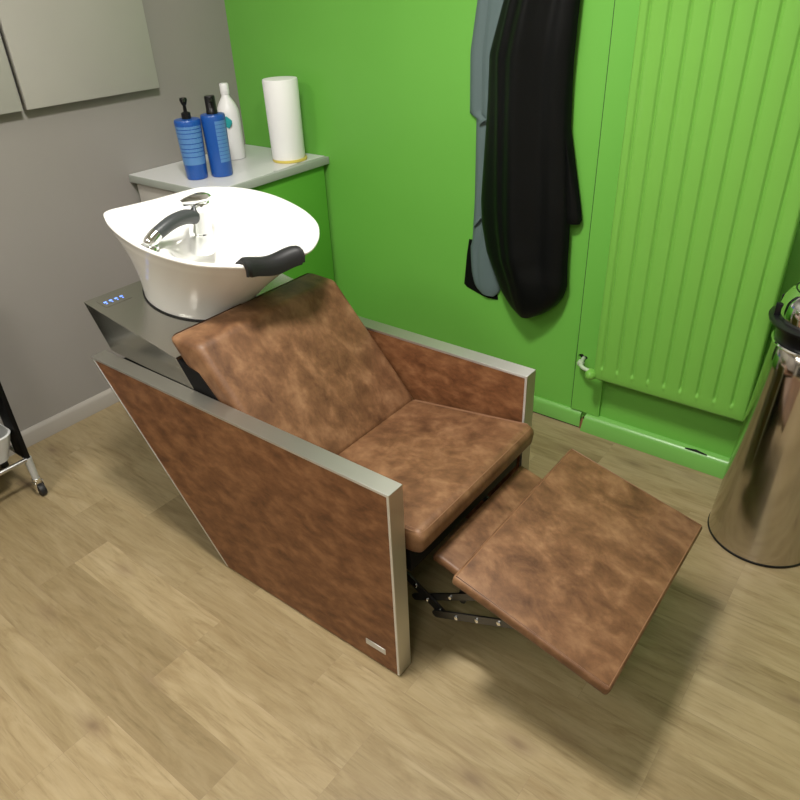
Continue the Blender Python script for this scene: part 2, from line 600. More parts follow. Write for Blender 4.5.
# ------------------------------------------------------------------ BOTTLES on the cabinet
def pump_bottle(x, y, h, rb, rs, lab, kind):
    t = thing('pump_bottle', lab, 'bottle', (x, y, CT), 'blue pump bottles')
    z = CT
    bm = bmesh.new()
    lathe(bm, [(rb * 0.75, 0), (rb * 0.95, 0.001), (rb, 0.006), (rs, h - 0.018), (rs, h - 0.006), (rs * 0.95, h - 0.001), (rs * 0.8, h), (0.018, h + 0.001)],
          (x, y, z), seg=40)
    link('bottle_body', bm, M['blue'], t)
    ang = math.atan2(-2.1775 - y, 2.5805 - x)

    def band(a0, a1, h0, h1, off=0.0006):
        bmb = bmesh.new()
        rows = []
        for hh in (h0, h1):
            r = rb + (rs - rb) * (hh - 0.006) / (h - 0.024) + off
            rows.append([(x + r * math.cos(ang + a0 + (a1 - a0) * i / 16), y + r * math.sin(ang + a0 + (a1 - a0) * i / 16), z + hh) for i in range(17)])
        r2 = []
        for hh in (h1, h0):
            r = rb + (rs - rb) * (hh - 0.006) / (h - 0.024) - 0.0008
            r2.append([(x + r * math.cos(ang + a0 + (a1 - a0) * i / 16), y + r * math.sin(ang + a0 + (a1 - a0) * i / 16), z + hh) for i in range(17)])
        loft(bmb, [rows[0], rows[1], r2[0], r2[1], rows[0]], False, False, closed=False)
        bmesh.ops.remove_doubles(bmb, verts=bmb.verts, dist=1e-6)
        return bmb
    if kind == 0:
        n = 8
        zz = 0.056
        hs = [0.030, 0.017, 0.013, 0.017, 0.019, 0.018, 0.013, 0.012]
        bmb = bmesh.new()
        for k in range(n):
            merge(bmb, band(-1.35, 1.15, zz, zz + hs[k] - 0.003))
            zz += hs[k]
        lb = link('label_print', bmb, M['blue_label'], t, label='pale blue bands around the bottle')
    else:
        bmb = bmesh.new()
        zz = 0.055
        for k in range(11):
            merge(bmb, band(0.05 , 1.15, zz, zz + 0.0115))
            zz += 0.0135
        link('label_print', bmb, M['blue_label'], t, label='pale blue printed block on the bottle')
    bm = bmesh.new()
    if kind == 0:
        lathe(bm, [(0.017, 0), (0.017, 0.020), (0.015, 0.022), (0.007, 0.026), (0.006, 0.045), (0.009, 0.049), (0.013, 0.060), (0.014, 0.066), (0.012, 0.072), (0.004, 0.073)],
              (x, y, z + h), seg=24)
        tube(bm, [(x, y, z + h + 0.066), (x + 0.018, y - 0.012, z + h + 0.068), (x + 0.036, y - 0.026, z + h + 0.062)], [0.006, 0.005, 0.004], 10, 4)
    else:
        lathe(bm, [(0.021, 0), (0.021, 0.012), (0.0195, 0.014), (0.0195, 0.058), (0.018, 0.062), (0.004, 0.063)], (x, y, z + h), seg=24)
        tube(bm, [(x, y, z + h + 0.05), (x + 0.022, y - 0.016, z + h + 0.051), (x + 0.036, y - 0.026, z + h + 0.046)], [0.007, 0.006, 0.005], 10, 4)
    link('pump', bm, M['black'], t, label='black pump head')


pump_bottle(0.300, -0.512, 0.213, 0.0395, 0.0480, 'blue pump bottle with pale blue bands, nearer the grey wall', 0)
pump_bottle(0.352, -0.434, 0.222, 0.0410, 0.0450, 'plain blue pump bottle with a small printed block, right of the banded one', 1)

t = thing('plastic_bottle', 'slim white bottle with a teal tag behind the blue bottles', 'bottle', (0.175, -0.215, CT))
x, y = 0.175, -0.215
link('bottle_body', lathe(bmesh.new(), [(0.034, 0), (0.043, 0.002), (0.045, 0.008), (0.045, 0.175), (0.043, 0.19), (0.035, 0.212), (0.024, 0.230), (0.017, 0.240), (0.015, 0.25)], (x, y, CT), seg=32), M['white_plastic'], t)
link('cap', lathe(bmesh.new(), [(0.017, 0.249), (0.018, 0.252), (0.018, 0.285), (0.015, 0.29), (0.003, 0.291)], (x, y, CT), seg=24), M['white_plastic'], t)
bm = bmesh.new()
dv = Vector((0.0, -0.046, 0))
q = [(0.206, -0.2550, 1.065), (0.226, -0.2480, 1.050), (0.226, -0.2480, 1.038), (0.212, -0.2530, 1.020), (0.198, -0.2590, 1.028), (0.195, -0.2600, 1.060)]
a = [bm.verts.new(p) for p in q]
c = [bm.verts.new((p[0], p[1] + 0.004, p[2])) for p in q]
bm.faces.new(a)
bm.faces.new(c)
for i in range(6):
    bm.faces.new((a[i], a[(i + 1) % 6], c[(i + 1) % 6], c[i]))
link('tag', bm, M['teal'], t, smooth=False, label='teal tag')

t = thing('canister', 'tall white cylinder with a yellow foot at the cabinet corner', 'canister', (0.405, -0.125, CT))
x, y = 0.405, -0.125
link('tube', lathe(bmesh.new(), [(0.055, 0.007), (0.0655, 0.008), (0.067, 0.012), (0.069, 0.30), (0.067, 0.306), (0.05, 0.308)], (x, y, CT), seg=40), M['white_paper'], t)
link('foot_ring', lathe(bmesh.new(), [(0.055, 0), (0.069, 0.0), (0.071, 0.003), (0.070, 0.010), (0.060, 0.0105)], (x + 0.004, y + 0.001, CT), seg=40), M['yellow'], t, label='yellow foot ring')

# ------------------------------------------------------------------ RADIATOR
rx0, rx1, rz0, rz1, ryf, ryb = 1.785, 2.296, 0.277, 1.50, -0.092, -0.066
rad = thing('radiator', 'tall green ribbed panel radiator on the green wall', 'radiator', ((rx0 + rx1) / 2, -0.06, rz0))
NG = 9
gx = [1.816 + (2.249 - 1.816) * i / (NG - 1) for i in range(NG)]
xs = set([rx0, rx0 + 0.003, rx0 + 0.008, rx1 - 0.008, rx1 - 0.003, rx1])
for g in gx:
    for o_ in (-0.008, -0.006, -0.004, -0.002, 0, 0.002, 0.004, 0.006, 0.008):
        xs.add(round(g + o_, 5))
xs = sorted(v for v in xs if rx0 <= v <= rx1)
zs = [rz0, rz0 + 0.003, rz0 + 0.008, rz0 + 0.028] + [rz0 + 0.034 + 0.004 * i for i in range(10)] + [rz0 + 0.09 + 0.05 * i for i in range(22)]
zs = [z for z in zs if z < rz1 - 0.075] + [rz1 - 0.074 + 0.004 * i for i in range(10)] + [rz1 - 0.028, rz1 - 0.008, rz1 - 0.003, rz1]


def raddepth(x, z):
    d = 0
    e = min(x - rx0, rx1 - x, z - rz0, rz1 - z)
    if e < 0.008:
        k = 1 - max(e, 0) / 0.008
        d += 0.010 * (1 - math.sqrt(max(0, 1 - k * k)))
    for g in gx:
        u = abs(x - g)
        if u < 0.008:
            p = 0.5 + 0.5 * math.cos(math.pi * u / 0.008)
            lo = min(1, max(0, (z - (rz0 + 0.034)) / 0.028))
            hi = min(1, max(0, ((rz1 - 0.038) - z) / 0.028))
            s = min(lo, hi)
            s = s * s * (3 - 2 * s)
            d += 0.0065 * p * s
            # pressed dimple bulging out where the groove ends
            dz = (z - (rz0 + 0.045)) / 0.016
            if abs(dz) < 1:
                d -= 0.004 * p * (0.5 + 0.5 * math.cos(math.pi * dz))
    return d


bm = bmesh.new()
grid = [[bm.verts.new((x, ryf + raddepth(x, z), z)) for x in xs] for z in zs]
for i in range(len(zs) - 1):
    for j in range(len(xs) - 1):
        bm.faces.new((grid[i][j], grid[i][j + 1], grid[i + 1][j + 1], grid[i + 1][j]))
bv = [bm.verts.new((x, ryb, z)) for x, z in ((rx0, rz0), (rx1, rz0), (rx1, rz1), (rx0, rz1))]
bm.faces.new(bv)
bm.faces.new([g for g in grid[0]] + [bv[1], bv[0]])
bm.faces.new([g for g in reversed(grid[-1])] + [bv[3], bv[2]])
bm.faces.new([r[0] for r in reversed(grid)] + [bv[0], bv[3]])
bm.faces.new([r[-1] for r in grid] + [bv[2], bv[1]])
link('panel', bm, M['green_rad'], rad, angle=50)
for bxp in (1.90, 2.17):
    for bz in (0.42, 1.36):
        link('bracket', box(bmesh.new(), bxp - 0.02, bxp + 0.02, ryb - 0.001, -0.0006, bz - 0.03, bz + 0.03, 0.002), M['green_rad'], rad)
bm = bmesh.new()
lathe(bm, [(0.010, 0), (0.016, 0.002), (0.018, 0.008), (0.018, 0.022), (0.014, 0.028), (0.004, 0.031)], (1.786, -0.084, 0.290), (-0.55, -0.75, 0.1), 20)
tube(bm, [(1.80, -0.070, 0.290), (1.78, -0.070, 0.290), (1.762, -0.068, 0.291)], 0.011, 14, 4)
link('valve', bm, M['green_rad'], rad)
bm = bmesh.new()
tube(bm, [(1.764, -0.068, 0.291), (1.745, -0.066, 0.292), (1.728, -0.058, 0.294), (1.716, -0.038, 0.297), (1.711, -0.003, 0.299)], 0.0075, 12, 5)
lathe(bm, [(0.009, 0), (0.0125, 0.001), (0.0125, 0.014), (0.009, 0.016)], (1.715, -0.034, 0.2975), (0.1, -1, 0), 8)
link('pipe', bm, M['pipe'], rad, label='pale pipe stub coming out of the wall hole')

# ------------------------------------------------------------------ CAPES on the wall
def interp(tab, z, k):
    # tab rows sorted by falling z
    if z >= tab[0][0]:
        return tab[0][k]
    for r0, r1 in zip(tab, tab[1:]):
        if r1[0] <= z <= r0[0]:
            t = (r0[0] - z) / (r0[0] - r1[0])
            t2 = t * t * (3 - 2 * t) if k > 2 else t
            return r0[k] + (r1[k] - r0[k]) * t2
    return tab[-1][k]


def hanging(tab, folds, nz=60, nu=36):
    """tab rows: z, xl, xr, front depth, back depth"""
    bm = bmesh.new()
    z0, z1 = tab[0][0], tab[-1][0]
    rings = []
    for i in range(nz + 1):
        z = z0 + (z1 - z0) * i / nz
        xl, xr, df, db = (interp(tab, z, k) for k in (1, 2, 3, 4))
        ring = []
        for j in range(nu + 1):
            s = j / nu
            e = math.sin(math.pi * s) ** 0.45
            y = -(db + (df - db) * e)
            for (fs, fa, fw, dr) in folds:
                c = fs + dr * (z0 - z)
                y -= fa * math.exp(-((s - c) / fw) ** 2) * min(1, e * 1.3) * min(1, (z - z1) / 0.22)
            ring.append((xl + (xr - xl) * s, y, z))
        for j in range(nu - 1, 0, -1):
            s = j / nu
            ring.append((xl + (xr - xl) * s, -db + 0.001 if db < 0.004 else -db + 0.003, z))
        rings.append(ring)
    loft(bm, rings, True, True)
    return bm


ROWS_B = [(1.60, 1.42, 1.52, 0.055, 0.030), (1.52, 1.36, 1.59, 0.08, 0.030), (1.30, 1.295, 1.585, 0.095, 0.030), (1.163, 1.293, 1.585, 0.095, 0.030),
          (1.003, 1.284, 1.598, 0.095, 0.030), (0.83, 1.275, 1.618, 0.098, 0.030), (0.745, 1.282, 1.622, 0.10, 0.030), (0.647, 1.305, 1.625, 0.104, 0.030),
          (0.575, 1.342, 1.632, 0.108, 0.032), (0.530, 1.366, 1.622, 0.108, 0.034), (0.495, 1.392, 1.600, 0.106, 0.036), (0.467, 1.420, 1.572, 0.102, 0.038),
          (0.450, 1.444, 1.548, 0.096, 0.040), (0.440, 1.464, 1.528, 0.09, 0.045)]
cape = thing('hairdressing_cape', 'black satin cape hanging on the green wall, the large front one', 'cape', (1.45, -0.05, 0.440))
link('cloth', hanging(ROWS_B, [(0.44, 0.030, 0.12, 0.06), (0.17, 0.010, 0.05, 0.18), (0.74, -0.010, 0.08, 0.0)], 80, 44), M['satin'], cape)
# side flap of the black cape
ROWS_F = [(1.30, 1.555, 1.580, 0.045, 0.022), (1.10, 1.555, 1.590, 0.045, 0.022), (1.0, 1.575, 1.614, 0.045, 0.022), (0.85, 1.575, 1.650, 0.045, 0.022), (0.808, 1.58, 1.658, 0.045, 0.022),
          (0.796, 1.585, 1.652, 0.042, 0.024)]
link('side_flap', hanging(ROWS_F, [(0.7, 0.006, 0.12, 0)], 30, 14), M['satin'], cape)
link('hanging_loop', tube(bmesh.new(), [(1.45, -0.042, 1.59), (1.455, -0.044, 1.635), (1.47, -0.045, 1.652), (1.485, -0.044, 1.635), (1.49, -0.042, 1.59)], 0.003, 8, 5), M['satin'], cape)

ROWS_G = [(1.60, 1.274, 1.40, 0.022, 0.006), (1.50, 1.234, 1.42, 0.022, 0.006), (1.30, 1.202, 1.42, 0.022, 0.006), (1.102, 1.203, 1.42, 0.022, 0.006),
          (1.094, 1.230, 1.42, 0.022, 0.006), (0.821, 1.229, 1.41, 0.022, 0.006), (0.66, 1.222, 1.40, 0.022, 0.006), (0.635, 1.214, 1.38, 0.022, 0.006),
          (0.59, 1.216, 1.365, 0.022, 0.006), (0.53, 1.222, 1.356, 0.022, 0.006), (0.49, 1.234, 1.350, 0.022, 0.006), (0.468, 1.252, 1.342, 0.020, 0.006),
          (0.456, 1.272, 1.326, 0.018, 0.008)]
gc = thing('hairdressing_cape', 'slate grey cape hanging half hidden to the left of the black cape', 'cape', (1.32, -0.02, 0.45))
link('cloth', hanging(ROWS_G, [(0.10, 0.006, 0.05, 0.0), (0.24, -0.006, 0.04, 0.0)], 70, 30), M['grey_cloth'], gc)
# gathered folds where the cloth is creased
for pts in ([(1.256, -0.026, 1.078), (1.266, -0.028, 1.090), (1.286, -0.027, 1.100)], [(1.240, -0.026, 0.722), (1.254, -0.028, 0.740), (1.272, -0.026, 0.765)]):
    link('fold', tube(bmesh.new(), pts, [0.003, 0.006, 0.003], 8, 4), M['grey_cloth'], gc)
link('hem', hanging([(0.66, 1.204, 1.30, 0.0055, 0.001), (0.60, 1.195, 1.31, 0.0055, 0.001), (0.50, 1.186, 1.335, 0.0055, 0.001), (0.468, 1.183, 1.335, 0.0055, 0.001),
                     (0.442, 1.27, 1.34, 0.0055, 0.001)], [], 20, 10), M['satin'], gc, label='black lining showing below the grey cloth')
link('hanging_loop', tube(bmesh.new(), [(1.325, -0.016, 1.59), (1.330, -0.035, 1.625), (1.345, -0.045, 1.652), (1.360, -0.035, 1.625), (1.365, -0.016, 1.59)], 0.003, 8, 5), M['grey_cloth'], gc)
# coat rail with two hooks above, carrying both capes
rail = thing('coat_rail', 'green coat rail with steel hooks above the capes', 'coat rail', (1.41, 0, 1.66))
link('rail_board', box(bmesh.new(), 1.25, 1.58, -0.018, 0.0, 1.63, 1.70, 0.003), M['green_trim'], rail)
for hx in (1.345, 1.47):
    link('hook', tube(bmesh.new(), [(hx, -0.014, 1.665), (hx, -0.026, 1.656), (hx, -0.036, 1.644), (hx, -0.050, 1.643), (hx, -0.060, 1.655), (hx, -0.060, 1.670)], 0.004, 8, 5), M['chrome_dull'], rail)

# ------------------------------------------------------------------ BIN
BX, BY = 2.44, -0.24
bn = thing('waste_bin', 'tall polished steel waste bin with domed lid by the radiator', 'bin', (BX, BY, 0))
R0, R1, HB = 0.150, 0.108, 0.665
link('base_ring', lathe(bmesh.new(), [(0.13, 0), (R0 - 0.001, 0), (R0 + 0.002, 0.003), (R0 + 0.002, 0.008), (R0 - 0.002, 0.010), (0.13, 0.010)], (BX, BY, 0), seg=80), M['black'], bn, label='black rubber foot ring')
link('body', lathe(bmesh.new(), [(R0 - 0.003, 0.009)] + [(R0 + (R1 - R0) * i / 10, 0.010 + (HB - 0.010) * i / 10) for i in range(11)] + [(R1 - 0.004, HB + 0.002)], (BX, BY, 0), seg=80), M['steel_bin'], bn, angle=60)
link('rim', lathe(bmesh.new(), [(R1 - 0.006, HB), (R1 + 0.004, HB + 0.001), (R1 + 0.006, HB + 0.005), (R1 + 0.004, HB + 0.009), (R1 - 0.004, HB + 0.010)], (BX, BY, 0), seg=80), M['chrome'], bn, label='chrome rim')
link('neck_band', lathe(bmesh.new(), [(R1 - 0.02, HB + 0.009), (R1 - 0.002, HB + 0.010), (R1 + 0.004, HB + 0.050), (R1 - 0.02, HB + 0.052)], (BX, BY, 0), seg=80), M['black'], bn, label='black band between rim and collar')
link('collar', lathe(bmesh.new(), [(R1 - 0.02, HB + 0.050), (R1 + 0.016, HB + 0.055), (R1 + 0.024, HB + 0.059), (R1 + 0.026, HB + 0.066), (R1 + 0.020, HB + 0.070), (R1 - 0.012, HB + 0.070)],
                   (BX, BY, 0), seg=80), M['black'], bn, label='black plastic collar under the lid')
RL = R1 + 0.004
lid = link('lid', lathe(bmesh.new(), [(RL - 0.012, HB + 0.069), (RL, HB + 0.071), (RL + 0.001, HB + 0.095), (RL - 0.004, HB + 0.118), (RL - 0.016, HB + 0.140), (RL - 0.036, HB + 0.155), (RL - 0.065, HB + 0.164), (0.02, HB + 0.168), (0.002, HB + 0.168)],
                 (BX, BY, 0), seg=80), M['chrome'], bn, label='chrome domed lid')
bm = bmesh.new()
pts = [(BX + 0.086 * math.cos(a), BY + 0.086 * math.sin(a), HB + 0.1475) for a in [2 * math.pi * i / 48 for i in range(48)]]
tube(bm, pts, 0.0020, 6, 1, False, True)
link('seal', bm, M['black'], lid, label='black ring line on the lid')
for hy in (-0.032, 0.032):
    link('hinge', box(bmesh.new(), BX - RL - 0.006, BX - RL + 0.012, BY + hy - 0.006, BY + hy + 0.006, HB + 0.060, HB + 0.104, 0.003), M['black'], bn)

# ------------------------------------------------------------------ TROLLEY (left edge)
tr = thing('trolley', 'black and silver salon trolley on castors at the left edge', 'trolley', (0.20, -1.66, 0))
TX0, TX1, TY0, TY1 = 0.06, 0.338, -1.86, -1.456
for (px, py, sx, sy) in ((TX1, TY1, -1, -1), (TX0, TY1, 1, -1), (TX1, TY0, -1, 1), (TX0, TY0, 1, 1)):
    pb = bmesh.new()
    # flat black upright with rounded edges, and a silver leg under it
    x0, x1 = (px - 0.078, px + 0.006) if sx < 0 else (px - 0.006, px + 0.078)
    box(pb, x0, x1, py - 0.008, py + 0.008, 0.150, 0.80, 0.004)
    link('upright', pb, M['black_metal'], tr)
    lg = bmesh.new()
    tube(lg, [(px - 0.004, py, 0.156), (px - 0.003, py, 0.12), (px, py, 0.085), (px, py, 0.066)], [0.014, 0.013, 0.012, 0.011], 12, 4)
    leg = link('leg', lg, M['silver'], tr, label='silver leg tube')
    cb = bmesh.new()
    lathe(cb, [(0.006, 0), (0.014, 0.001), (0.014, 0.010), (0.008, 0.012)], (px, py, 0.058), seg=16)
    for s in (-1, 1):
        box(cb, px - 0.006, px + 0.018, py + s * 0.014 - 0.002, py + s * 0.014 + 0.002, 0.018, 0.058, 0.001)
    box(cb, px - 0.006, px + 0.010, py - 0.014, py + 0.014, 0.054, 0.058)
    cs = link('castor', cb, M['chrome'], tr, label='chrome castor fork')
    wb = bmesh.new()
    lathe(wb, [(0.010, -0.011), (0.021, -0.010), (0.0225, -0.006), (0.0225, 0.006), (0.021, 0.010), (0.010, 0.011)], (px + 0.012, py, 0.0225), (0, 1, 0), 24)
    link('wheel', wb, M['rubber'], cs, label='dark grey castor wheel')
bm = bmesh.new()
for xx in (TX0, TX1):
    tube(bm, [(xx, TY1, 0.152), (xx, TY0, 0.152)], 0.008, 10, 2, False)
for yy in (TY0, TY1):
    tube(bm, [(TX0, yy, 0.152), (TX1, yy, 0.152)], 0.008, 10, 2, False)
link('bottom_rail', bm, M['chrome_dull'], tr)


def tray(z, depth):
    bm = bmesh.new()
    x0, x1, y0, y1 = TX0 + 0.01, TX1 + 0.010, TY0 + 0.012, TY1 - 0.010

    def rr_(x0, x1, y0, y1, r, z):
        o = []
        for cx, cy, a0 in ((x1 - r, y1 - r, 0), (x0 + r, y1 - r, 90), (x0 + r, y0 + r, 180), (x1 - r, y0 + r, 270)):
            for k in range(6):
                a = math.radians(a0 + 18 * k)
                o.append((cx + r * math.cos(a), cy + r * math.sin(a), z))
        return o
    i_ = 0.03
    loft(bm, [rr_(x0 + i_, x1 - i_, y0 + i_, y1 - i_, 0.03, z), rr_(x0 + 0.008, x1 - 0.008, y0 + 0.008, y1 - 0.008, 0.04, z + depth * 0.7),
              rr_(x0, x1, y0, y1, 0.045, z + depth), rr_(x0 + 0.006, x1 - 0.006, y0 + 0.006, y1 - 0.006, 0.04, z + depth + 0.003),
              rr_(x0 + 0.014, x1 - 0.014, y0 + 0.014, y1 - 0.014, 0.036, z + depth * 0.7), rr_(x0 + i_ + 0.004, x1 - i_ - 0.004, y0 + i_ + 0.004, y1 - i_ - 0.004, 0.026, z + 0.005)])
    return bm


link('tray', tray(0.170, 0.100), M['grey_plastic'], tr, label='pale grey plastic tray')
link('tray', tray(0.345, 0.085), M['grey_plastic'], tr, label='pale grey plastic tray')
link('tray', tray(0.53, 0.085), M['grey_plastic'], tr, label='pale grey plastic tray')

# ------------------------------------------------------------------ WASH CHAIR
YO, TP, XF, XB, XBOT, HP = -1.3113, 0.0488, 1.8417, 0.7129, 1.1749, 0.600
YF = -0.6601
YC = (YO + YF) / 2
ch = thing('wash_chair', 'brown leather hair wash chair with white basin and steel-trimmed sides', 'chair', (1.35, YC, 0))
SL = (XBOT - XB) / HP


def quad(i):
    """side panel outline inset by i"""
    k = math.hypot(1, SL)
    return [(XB + SL * i + k * i, HP - i), (XF - i, HP - i), (XF - i, 0.006), (XB + SL * (HP - 0.006) + k * i, 0.006)]


for side, (y0, y1) in enumerate(((YO, YO + TP), (YF - TP, YF))):
    pb = bmesh.new()
    prism(pb, quad(0.0055), y0 + 0.0006, y1 - 0.0006, 0.0)
    p = link('side_panel', pb, M['leather_panel'], ch, smooth=False)
    tb = bmesh.new()
    o4, i4 = quad(0.0), quad(0.0075)
    # open band: back edge, top, front
    order_o = [o4[3], o4[0], o4[1], o4[2]]
    order_i = [i4[3], i4[0], i4[1], i4[2]]
    rows = []
    for a, c in zip(order_o, order_i):
        rows.append([(a[0], y0, a[1]), (a[0], y1, a[1]), (c[0], y1, c[1]), (c[0], y0, c[1])])
    loft(tb, rows, True, True)
    bmesh.ops.recalc_face_normals(tb, faces=tb.faces)
    bmesh.ops.bevel(tb, geom=[e for e in tb.edges], offset=0.0006, segments=1, affect='EDGES', profile=0.5)
    link('steel_trim', tb, M['steel'], p, smooth=False, label='brushed steel edge trim')
    if side == 0:
        bb = bmesh.new()
        box(bb, 1.735, 1.800, YO - 0.0015, YO + 0.001, 0.058, 0.077, 0.0008, 1)
        link('badge', bb, M['steel'], p, label='small silver badge plate')

# black lower body between the panels
bm = bmesh.new()
prism(bm, [(0.800, 0.596), (1.128, 0.596), (1.40, 0.34), (1.70, 0.345), (1.70, 0.30), (1.62, 0.02), (1.235, 0.02), (1.215, 0.06)], YO + TP + 0.004, YF - TP - 0.004)
link('base', bm, M['black_metal'], ch, smooth=False, label='black inner body')
for (xx, yy) in ((1.26, -1.2), (1.26, -0.77), (1.58, -1.2), (1.58, -0.77)):
    link('foot', lathe(bmesh.new(), [(0.02, 0), (0.022, 0.003), (0.022, 0.022)], (xx, yy, 0), seg=16), M['rubber'], ch)
bm = bmesh.new()
prism(bm, [(1.079, 0.674), (1.128, 0.601), (1.128, 0.594), (1.30, 0.45), (1.30, 0.52), (1.165, 0.66)], YO + TP + 0.004, YF - TP - 0.004)
link('back_frame', bm, M['black_metal'], ch, smooth=False, label='black frame behind the backrest')

# steel housing under the basin
hy0, hy1 = YO + TP + 0.002, YF - TP - 0.002
bm = bmesh.new()
prism(bm, [(0.664, 0.745), (1.078, 0.680), (1.130, 0.600), (1.126, 0.597), (0.748, 0.607)], hy0, hy1, 0.0008, 1)
hs = link('steel_housing', bm, M['steel_dark'], ch, smooth=False, label='brushed steel console under the basin')
# console frame
E1 = Vector((0.9878, 0, -0.1551))
E3 = Vector((0.1551, 0, 0.9878))
OR = Vector((0.664, YC, 0.745))


def L(u, v, h):
    return OR + E1 * u + Vector((0, v, 0)) + E3 * h


def slab(bm, u0, u1, v0, v1, h0, h1):
    p = [L(u, v, h) for h in (h0, h1) for (u, v) in ((u0, v0), (u1, v0), (u1, v1), (u0, v1))]
    vs = [bm.verts.new(q) for q in p]
    for f in ((0, 1, 2, 3), (4, 5, 6, 7), (0, 1, 5, 4), (1, 2, 6, 5), (2, 3, 7, 6), (3, 0, 4, 7)):
        bm.faces.new([vs[i] for i in f])
    return bm


link('control_panel', slab(bmesh.new(), 0.024, 0.072, -0.248, -0.160, 0.0, 0.0008), M['steel_dark'], hs, label='touch control strip')
bm = bmesh.new()
for k in range(4):
    v = -0.238 + 0.018 * k
    slab(bm, 0.042, 0.049, v, v + 0.009, 0.0006, 0.0012)
    slab(bm, 0.054, 0.057, v + 0.002, v + 0.007, 0.0006, 0.0012)
link('control_light', bm, M['led'], hs, smooth=False, label='blue lit touch symbols')

# backrest
bm = bmesh.new()
prof = [(1.474, 0.405), (1.176, 0.742), (1.072, 0.745), (1.052, 0.728), (1.19, 0.56), (1.40, 0.37), (1.45, 0.375)]
prism(bm, prof, -1.256, -0.716, 0.020, 5)
back = link('backrest', bm, M['leather_seat'], ch, angle=70)

# seat cushion
sy0, sy1 = -1.252, -0.718
bm = bmesh.new()
prism(bm, [(1.448, 0.405), (1.866, 0.465), (1.884, 0.450), (1.878, 0.402), (1.854, 0.393), (1.43, 0.343)], sy0, sy1, 0.013, 4)
seat = link('seat_cushion', bm, M['leather_seat'], ch, angle=60)
bm = bmesh.new()
tp = [(1.47, sy0 + 0.004, 0.4055), (1.856, sy0 + 0.004, 0.4605), (1.870, sy0 + 0.010, 0.4595), (1.8735, sy0 + 0.028, 0.4580), (1.8735, sy1 - 0.028, 0.4580), (1.870, sy1 - 0.010, 0.4595), (1.856, sy1 - 0.004, 0.4605), (1.47, sy1 - 0.004, 0.4055)]
tube(bm, tp, 0.0014, 6, 2, False)
tp2 = [(p[0] - (0.010 if abs(p[1] + 0.985) < 0.25 else 0.002), p[1] + (0.008 if p[1] < -1.1 else -0.008), p[2] + 0.0025) for p in tp]
tube(bm, tp2, 0.0010, 6, 2, False)
link('seam', bm, M['stitch'], seat, label='double stitched seam')
link('seat_shade_frame', box(bmesh.new(), 1.62, 1.838, -1.240, -0.730, 0.315, 0.392, 0.003), M['black_metal'], ch, label='seat frame blackened for the shade under the seat')  # black block fills in the shade below the seat front

# footrest: inner pad and folded-out flap
def slant(u0, u1, z0, z1, t):
    dx, dz = u1 - u0, z1 - z0
    k = math.hypot(dx, dz)
    nx, nz = -dz / k, dx / k
    return [(u0, z0), (u1, z1), (u1 - nx * t, z1 - nz * t), (u0 - nx * t, z0 - nz * t)]


bm = bmesh.new()
prism(bm, slant(1.872, 2.22, 0.362, 0.270, 0.026), -1.197, -0.772, 0.009, 3)
link('footrest_pad', bm, M['leather_seat'], ch, angle=60)
bm = bmesh.new()
FZ0, FZ1, FX0, FX1, FY0, FY1 = 0.413, 0.320, 1.977, 2.351, -1.272, -0.688
prism(bm, slant(FX0, FX1, FZ0, FZ1, 0.029), FY0, FY1, 0.009, 3)
flap = link('footrest_flap', bm, M['leather_seat'], ch, angle=60)
bm = bmesh.new()
sl = (FZ1 - FZ0) / (FX1 - FX0)
q = []
for (xx, yy) in ((FX0 + 0.006, FY0 + 0.006), (FX1 - 0.006, FY0 + 0.006), (FX1 - 0.006, FY1 - 0.006), (FX0 + 0.006, FY1 - 0.006)):
    q.append((xx, yy, FZ0 + sl * (xx - FX0) - 0.0008))
tube(bm, q, 0.0016, 6, 1, False, True)
link('seam', bm, M['stitch'], flap, label='stitched seam')

# footrest linkage
def bar(bm, a, c, wdt, thk):
    a, c = Vector(a), Vector(c)
    d = (c - a).normalized()
    s = Vector((0, 1, 0))
    nrm = d.cross(s).normalized()
    pts = []
    K = 8
    for i in range(K + 1):
        an = math.pi / 2 + math.pi * i / K
        pts.append(a + d * (math.cos(an) * wdt / 2) + nrm * (math.sin(an) * wdt / 2))
    for i in range(K + 1):
        an = -math.pi / 2 + math.pi * i / K
        pts.append(c + d * (math.cos(an) * wdt / 2) + nrm * (math.sin(an) * wdt / 2))
    r0 = [p - s * thk / 2 for p in pts]
    r1 = [p + s * thk / 2 for p in pts]
    loft(bm, [r0, r1])


for yy in (-1.175, -0.795):
    sgn = 1 if yy < -1 else -1
    bm = bmesh.new()
    bar(bm, (1.66, yy, 0.275), (1.888, yy, 0.140), 0.024, 0.006)
    bar(bm, (1.79, yy + 0.009 * sgn, 0.135), (2.05, yy + 0.009 * sgn, 0.298), 0.020, 0.005)
    bar(bm, (1.868, yy - 0.008 * sgn, 0.138), (2.12, yy - 0.008 * sgn, 0.262), 0.022, 0.005)
    bar(bm, (1.93, yy + 0.018 * sgn, 0.205), (1.945, yy + 0.018 * sgn, 0.312), 0.022, 0.005)
    bar(bm, (2.05, yy + 0.002 * sgn, 0.290), (2.10, yy + 0.002 * sgn, 0.245), 0.020, 0.005)
    lk = link('footrest_linkage', bm, M['dark_steel'], ch, angle=30, label='dark steel footrest linkage')
    for (xx, zz, dy) in ((1.80, 0.193, 0), (1.875, 0.148, 0), (1.835, 0.163, 0), (1.93, 0.166, -0.008), (1.99, 0.197, -0.008), (2.05, 0.228, -0.008), (1.90, 0.204, 0.009)):
        link('rivet', lathe(bmesh.new(), [(0.006, 0), (0.006, 0.003), (0.003, 0.005)], (xx, yy + (dy - 0.0025) * sgn, zz), (0, -sgn, 0), 12), M['chrome'], lk, label='bright rivet')

